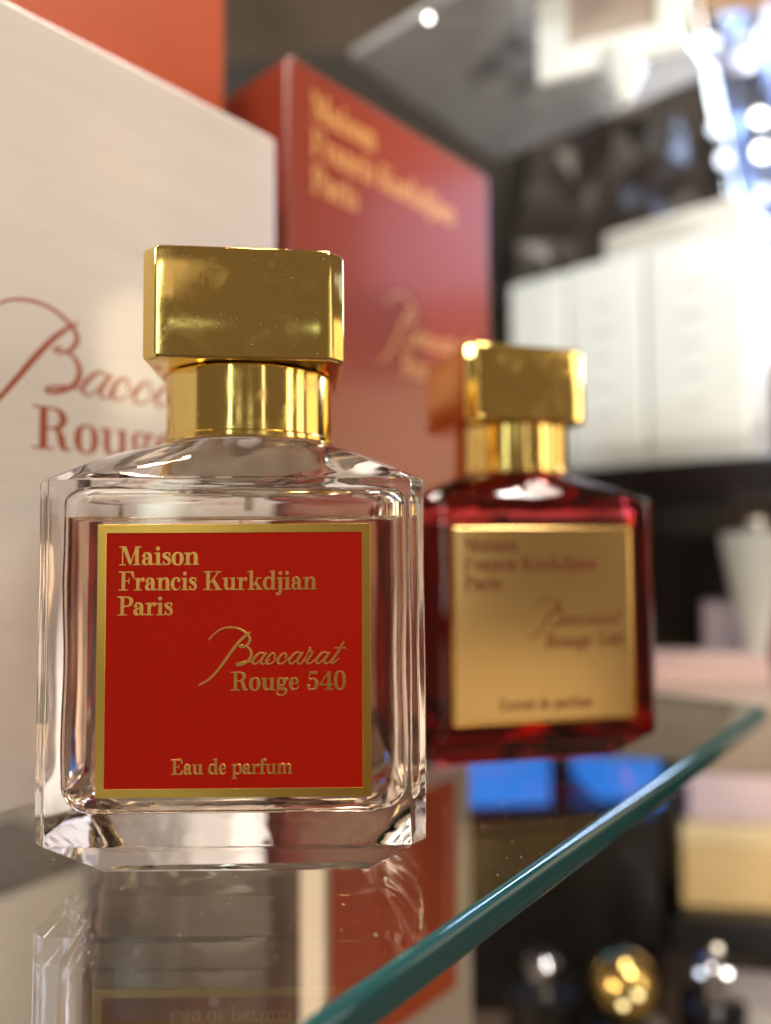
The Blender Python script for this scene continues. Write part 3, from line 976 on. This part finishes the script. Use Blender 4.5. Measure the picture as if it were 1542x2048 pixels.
# framed white sign with pointed stake
sg = thing("price_sign", "white framed price sign with pointed stake above the white cartons", "sign", at(1222, 112, 0.36), R(-22))
k = 0.36 / FPX
from_bm("sign_frame", frame_bm(150 * k, 135 * k, 62 * k, 0.004, 0.0, 0.0006), M['whiter'], sg, smooth=30).location = (0, 0, 118 * k)
from_bm("sign_card", box_bm(-95 * k, 95 * k, 0.002, 0.003, -80 * k, 80 * k), M['counter'], sg, smooth=0).location = (0, 0, 118 * k)
from_bm("stake", lathe_bm([(0, -92 * k), (16 * k, -88 * k), (42 * k, -30 * k), (50 * k, 8 * k), (0, 9 * k)], 24), M['whiter'], sg).location = (20 * k, 0.006, 0)

# ------------------------------------------------------------------ white cartons on the black riser
d_near = 0.42
pn = at(1500, 918, d_near)
th2 = math.atan2(-0.669, 0.743)     # left-to-right run comes towards the camera
zb = pn.z
xs = [0.0, 0.060, 0.113, 0.158]
lab_w = ["right-hand white carton with a bluish glint on the black riser", "middle white carton in the row on the black riser", "left-hand bluish white carton in the row, behind the gold cap"]
ht = at(1500, 440, d_near).z - zb
for i in range(3):
    x0_, x1_ = xs[i], xs[i + 1]
    c = carton("white_carton", lab_w[i], "carton", (pn.x - x0_ * math.cos(th2), pn.y - x0_ * math.sin(th2)), th2, x1_ - x0_ - 0.001, 0.05, ht, M['whiter'], z0=zb, bev=3 * MM, group="white cartons on the riser")
    pb = bmesh.new()
    for q in range(5):
        zz = ht * (0.25 + 0.13 * q)
        box_bm(-(x1_ - x0_) * 0.62, -(x1_ - x0_) * 0.38, -0.0002, 0.0002, zz, zz + 0.003, bm=pb)
    from_bm("printed_line", pb, M['faintprint'], c, smooth=0)
q = at(1495, 700, 0.473)
q2 = at(1205, 468, 0.538)
cb = carton("white_carton", "white carton standing taller behind the white carton row", "carton", (q.x, q.y), th2, 0.097, 0.045, q2.z - zb, M['whiter'], z0=zb, bev=4 * MM, group="white cartons on the riser")
rs_ = thing("riser", "black lacquered riser carrying the white cartons", "riser", (pn.x, pn.y, zb), th2)
from_bm("riser_top", box_bm(-0.19, 0.05, -0.02, 0.13, -0.020, -0.0002, 1.5 * MM), M['black'], rs_, smooth=30)
CT = -0.015
for sx_ in (-0.18, 0.03):
    from_bm("leg", box_bm(sx_, sx_ + 0.014, 0.1, 0.114, CT - zb, -0.021), M['black'], rs_, smooth=0)

# pale counter beyond the shelf, with things on it
ct = from_bm("counter", box_bm(-0.02, 0.75, 0.0, 0.5, -0.035, 0.0, 3 * MM), M['counter'], smooth=30)
ct.location = (0.10, 0.375, CT)
ct.rotation_euler = (0, 0, R(-12))
tag(ct, "pale counter top beyond the far end of the glass shelf", "counter")
struct(ct)


def small(name, label, cat, px, pyb, d, wpx, hpx, dep, rz_, mat, bev=1.5 * MM, z=None, group=None):
    b = at(px, pyb, d)
    kk = d / FPX
    o = from_bm(name, box_bm(-wpx * kk / 2, wpx * kk / 2, 0, dep, 0, hpx * kk, bev), mat, smooth=60)
    o.location = (b.x, d, b.z if z is None else z)
    o.rotation_euler = (0, 0, R(rz_))
    return tag(o, label, cat, group)


small("lilac_carton", "small pale lilac carton under the black riser", "carton", 1455, 1296, 0.44, 85, 140, 0.03, -20, M['lilac'], z=CT)
small("dark_carton", "dark carton under the riser beside the red bottle", "carton", 1385, 1290, 0.47, 140, 260, 0.04, -10, M['blackmatt'], z=CT)
small("pink_carton", "flat pale pink carton lying on the counter", "carton", 1425, 1370, 0.40, 230, 58, 0.03, -6, M['pink'], z=CT)
small("red_carton", "red carton at the right edge on the counter", "carton", 1560, 1300, 0.46, 60, 160, 0.03, -10, M['pinkred'], z=CT)

# pale tapered bottle leaning light through at the right, under the riser
tb = thing("tapered_bottle", "white tapering bottle hanging light at the right edge below the riser", "bottle", (at(1512, 1300, 0.43).x, 0.43, CT))
k = 0.43 / FPX
from_bm("body", lathe_bm([(0, 0), (16 * k, 0), (18 * k, 30 * k), (60 * k, 260 * k), (62 * k, 285 * k), (0, 290 * k)], 32), M['whiter'], tb)
from_bm("cap", lathe_bm([(0, 291 * k), (22 * k, 291 * k), (22 * k, 315 * k), (0, 316 * k)], 24), M['chrome'], tb)

# ------------------------------------------------------------------ chrome rail with glowing discs added as bokeh spots, far right
rl = thing("lamp_rail", "chrome rail with added glowing discs for bokeh spots at the top right", "lamp", (at(1480, 560, 0.62).x, 0.62, at(1480, 560, 0.62).z))
k = 0.62 / FPX


def tube(p, q, r, n=14):
    bm = bmesh.new()
    p, q = Vector(p), Vector(q)
    d = (q - p)
    m4 = Matrix.Translation((p + q) / 2) @ d.to_track_quat('Z', 'Y').to_matrix().to_4x4()
    bmesh.ops.create_cone(bm, cap_ends=True, segments=n, radius1=r, radius2=r, depth=d.length, matrix=m4)
    return bm


from_bm("rail", tube((-85 * k, 0, 620 * k), (20 * k, 0, -40 * k), 14 * k), M['chrome'], rl)
base = Vector(rl.location)
for px, py, rr_, mk in ((1432, 258, 22, 'bulb_cool'), (1520, 236, 25, 'bulb_white'), (1524, 304, 26, 'bulb_white'), (1450, 320, 27, 'bulb_cool'), (1530, 386, 24, 'bulb_cool'), (1424, 85, 22, 'bulb_cool'), (1532, 455, 26, 'bulb_cool')):
    p = at(px, py, 0.60) - base
    hb = from_bm("lamp_head", lathe_bm([(0, 0), (rr_ * 0.62 * k, 0), (rr_ * 0.7 * k, 10 * k), (rr_ * 0.4 * k, 40 * k), (0, 42 * k)], 20), M['chrome'], rl)
    hb.location = p
    hb.rotation_euler = (R(-90), 0, 0)
    bl = from_bm("bulb", lathe_bm([(0, -4 * k), (rr_ * 0.35 * k, -3 * k), (rr_ * 0.55 * k, -0.6 * k), (0, -0.4 * k)], 20), M[mk], hb)

# tan partition at the top right
tp = from_bm("partition", box_bm(-0.02, 0.5, 0, 0.02, -0.3, 0.6), M['tan'], smooth=0)
tp.location = (at(1395, 300, 0.95).x, 0.95, at(1400, 300, 0.95).z)
tp.rotation_euler = (0, 0, R(-20))
tag(tp, "tan partition panel at the top right behind the chrome rail", "panel")

# crinkled wrapping at the upper right
from mathutils import noise


def crinkled(name, label, px0, px1, py0, py1, d, depth, mat, seed, amp, rz=0.0, cuts=8):
    """a stood-up gift bag: closed box of many faces, every wall creased"""
    a, b = at(px0, py1, d), at(px1, py0, d)
    wd, h = b.x - a.x, b.z - a.z
    bm = bmesh.new()
    box_bm(-wd / 2, wd / 2, 0, depth, 0, h, bm=bm)
    bmesh.ops.subdivide_edges(bm, edges=list(bm.edges), cuts=cuts, use_grid_fill=True)
    for v in bm.verts:
        q = Vector((v.co.x + seed, v.co.y, v.co.z * 0.8)) * 13
        c = noise.cell_vector(q * 0.9)
        r1 = abs(noise.noise(q * 1.0)) + 0.5 * abs(noise.noise(q * 2.3)) + 0.25 * abs(noise.noise(q * 5.1))
        n = noise.noise_vector(q * 0.7)
        v.co += Vector((n.x * 0.6, -r1 + n.y * 0.5, n.z * 0.4)) * amp
        v.co.x *= 1 - 0.25 * (v.co.z / h) ** 2
    bmesh.ops.triangulate(bm, faces=list(bm.faces))
    o = from_bm(name, bm, mat, smooth=12)
    o.location = ((a.x + b.x) / 2, d, a.z)
    o.rotation_euler = (0, 0, R(rz))
    tag(o, label, "gift bag")
    return o


crinkled("gift_bag", "crinkled silver foil gift bag at the right edge by the chrome rail", 1385, 1600, 40, 470, 0.66, 0.05, M['foilbag'], 1.3, 0.030, -15, 9)
crinkled("gift_bag", "crumpled black gift bag standing behind the white cartons", 1010, 1390, 215, 620, 0.60, 0.04, M['blackbag'], 4.1, 0.040, 8, 6)

# ------------------------------------------------------------------ lower shelf and its goods
LZ0 = -0.200
ls = from_bm("lower_shelf", box_bm(-0.75, 0.75, 0, 1.0, -0.02, 0, 2 * MM), M['lowershelf'], smooth=30)
ls.location = (0, 0.12, LZ0)
tag(ls, "dark glossy lower shelf below the glass shelf", "shelf")

lc = at(943, 1700, 0.300)
bw = carton("gift_carton", "white gift carton with a red panel under the glass shelf", "carton", (lc.x, lc.y), R(47), 0.078, 0.012, 0.170, M['giftwhite'], z0=LZ0 + Z0, bev=1 * MM)
from_bm("red_panel", box_bm(-0.075, -0.011, -0.0006, 0.001, 0.094, 0.166), M['orange'], bw, smooth=0)

small("black_plinth", "black plinth on the lower shelf under the glowing blue blocks", "plinth", 1110, 1900, 0.43, 420, 373, 0.10, 0, M['black'], z=LZ0 + Z0)
zt = LZ0 + Z0 + 373 * 0.43 / FPX + Z0
small("blue_screen", "left lit blue screen with added glow under the red bottle", "screen", 1010, 1640, 0.435, 185, 128, 0.05, 4, M['blueglow'], z=zt, group="blue glow blocks on the plinth")
small("blue_screen", "right lit blue screen with added glow next to the teal glass edge", "screen", 1262, 1640, 0.445, 130, 128, 0.05, 4, M['blueglow'], z=zt, group="blue glow blocks on the plinth")

kk = 0.50 / FPX
small("black_plinth", "low black plinth at the right under the ochre gold carton", "plinth", 1500, 1900, 0.485, 300, 70, 0.10, -8, M['black'], z=LZ0 + Z0)
oz = LZ0 + 2 * Z0 + 70 * 0.485 / FPX
oc1 = small("ochre_carton", "ochre gold carton with paler lid at the right on the low plinth", "carton", 1480, 1900, 0.50, 210, 120, 0.06, -8, M['goldcarton'], z=oz)
from_bm("lid", box_bm(-107 * kk, 107 * kk, -0.001, 0.061, 121 * kk, 165 * kk, 1.5 * MM), M['ochrelid'], oc1, smooth=60)
small("pink_carton", "pale pinkish white carton resting on top of the ochre gold carton", "carton", 1490, 1650, 0.50, 215, 190, 0.05, -8, M['pink'], z=oz + 165 * kk + Z0, bev=2 * MM)
small("grey_carton", "pale grey carton at the lower right corner", "carton", 1540, 2100, 0.36, 190, 165, 0.04, -10, M['grey'], z=LZ0 + Z0)
# white cartons seen through the glass at the lower left
p = at(170, 1755, 0.362)
wl = carton("white_box", "low white box under a dark tray below the ivory carton", "carton", (p.x, p.y), R(52), 0.36, 0.05, p.z - LZ0 - 2 * Z0, M['white'], z0=LZ0 + Z0, bev=1.5 * MM)
tr = carton("tray", "dark flat tray lying on the low white box at lower left", "tray", (p.x, p.y), R(52), 0.36, 0.07, 0.009, M['blackmatt'], z0=p.z, bev=1.5 * MM)
p2 = at(190, 1660, 0.47)
carton("white_box", "large pale box behind the dark tray at lower left", "carton", (p2.x, p2.y), R(52), 0.5, 0.06, 0.16, M['white'], z0=LZ0 + Z0, bev=1.5 * MM)

gb = thing("black_bottle", "black bottle with round gold cap on the lower shelf", "perfume bottle", (at(1248, 1975, 0.36).x, 0.36, LZ0 + Z0))
k = 0.36 / FPX
zc_ = at(1250, 1968, 0.36).z - LZ0
from_bm("body", lathe_bm([(0, 0), (85 * k, 0), (88 * k, 3 * k), (88 * k, zc_ - 85 * k), (50 * k, zc_ - 72 * k), (30 * k, zc_ - 60 * k), (0, zc_ - 60 * k)], 40), M['black'], gb)
prof = [(0, zc_ - 59 * k)] + [(64 * k * math.cos(R(a)), zc_ + 64 * k * math.sin(R(a))) for a in range(-70, 90, 8)] + [(0, zc_ + 64 * k)]
from_bm("cap", lathe_bm(prof, 40), M['gold'], gb)
g2 = thing("black_bottle", "short black bottle with silver cap left of the gold ball cap", "perfume bottle", (at(1085, 1980, 0.38).x, 0.38, LZ0 + Z0))
k = 0.38 / FPX
zc_ = at(1085, 1940, 0.38).z - LZ0
from_bm("body", lathe_bm([(0, 0), (70 * k, 0), (70 * k, zc_ - 30 * k), (30 * k, zc_ - 15 * k), (0, zc_ - 15 * k)], 36), M['black'], g2)
from_bm("cap", lathe_bm([(0, zc_ - 14 * k), (34 * k, zc_ - 14 * k), (36 * k, zc_ + 20 * k), (22 * k, zc_ + 32 * k), (0, zc_ + 34 * k)], 30), M['chrome'], g2)
g3 = thing("chrome_bottle", "chrome topped bottle at the lower right before the grey carton", "perfume bottle", (at(1425, 1990, 0.37).x, 0.37, LZ0 + Z0))
zc_ = at(1425, 1950, 0.37).z - LZ0
from_bm("body", lathe_bm([(0, 0), (60 * k, 0), (60 * k, zc_ - 50 * k), (26 * k, zc_ - 40 * k), (0, zc_ - 40 * k)], 36), M['black'], g3)
from_bm("cap", lathe_bm([(0, zc_ - 39 * k), (32 * k, zc_ - 39 * k), (32 * k, zc_ + 25 * k), (20 * k, zc_ + 34 * k), (0, zc_ + 36 * k)], 30), M['chrome'], g3)

# ------------------------------------------------------------------ dust on the glass shelf
bm = bmesh.new()
for i in range(900):
    u, v = random.uniform(-0.34, -0.01), random.uniform(0.002, 0.20)
    p = Vector((E1.x, E1.y)) + ED * u + EN * v
    r_ = random.choice((0.05, 0.06, 0.06, 0.08, 0.13)) * MM
    m4 = Matrix.Translation((p.x, p.y, 0.03 * MM)) @ Matrix.Rotation(random.uniform(0, 6.3), 4, 'Z') @ Matrix.Diagonal((random.uniform(0.8, 3.0), 1, 0.5, 1))
    bmesh.ops.create_icosphere(bm, subdivisions=1, radius=r_, matrix=m4)
dust = from_bm("dust", bm, M['tube'], smooth=0)
dust["kind"] = "stuff"
dust["label"] = "fine specks of dust on the glass shelf"

# glowing dots added in place of specular glints among the goods
def sparkle_string(label, loc, pts, d, grp=None):
    t = thing("string_light", label, "lamp", loc)
    for px, py, rr_, mk in pts:
        k = d / FPX
        b = from_bm("bulb", lathe_bm([(0, -rr_ * 0.3 * k), (rr_ * 0.22 * k, -rr_ * 0.2 * k), (rr_ * 0.3 * k, 0), (rr_ * 0.22 * k, rr_ * 0.2 * k), (0, rr_ * 0.3 * k)], 12), M[mk], t)
        b.location = at(px, py, d) - Vector(loc)
        c = from_bm("holder", lathe_bm([(0, rr_ * 0.31 * k), (rr_ * 0.2 * k, rr_ * 0.31 * k), (rr_ * 0.2 * k, rr_ * 0.9 * k), (0, rr_ * 0.9 * k)], 12), M['black'], b)
    for (x0, y0, _, _), (x1, y1, _, _) in zip(pts, pts[1:]):
        from_bm("wire", tube(at(x0, y0, d) - Vector(loc) + Vector((0, 0.002, 0.004)), at(x1, y1, d) - Vector(loc) + Vector((0, 0.002, 0.004)), 0.0004, 6), M['black'], t)
    return t


sparkle_string("three added glowing dots for glints in front of the grey carton", at(1430, 1960, 0.33), ((1400, 1946, 24, 'bulb_cool'), (1436, 1896, 24, 'bulb_warmdim'), (1454, 1946, 24, 'bulb_white')), 0.33)
sparkle_string("two added yellow glowing dots for glints before the round gold cap", at(1260, 2000, 0.33), ((1246, 2010, 24, 'bulb_warm'), (1276, 1990, 24, 'bulb_warm')), 0.33)
sparkle_string("added glowing bulb on the edge of the silver upper shelf", at(857, 36, 0.30), ((857, 36, 26, 'bulb_white'), (960, -60, 20, 'bulb_white')), 0.30)

for cp in [o for o in bpy.data.objects if o.name.split(".")[0] == "cap" and o.parent is fb]:
    bm = bmesh.new()
    for i in range(46):
        x, z = random.uniform(-15.5, 15.5) * MM, random.uniform(96, 115.5) * MM
        r_ = random.choice((0.025, 0.03, 0.04, 0.055)) * MM
        m4 = Matrix.Translation((x, -18.2 * MM, z)) @ Matrix.Rotation(random.uniform(0, 6.3), 4, 'Y') @ Matrix.Diagonal((random.uniform(0.8, 5.0), 0.5, 1, 1))
        bmesh.ops.create_icosphere(bm, subdivisions=1, radius=r_, matrix=m4)
    dd = from_bm("dust", bm, M['tube'], cp, smooth=0)
    dd["kind"] = "stuff"
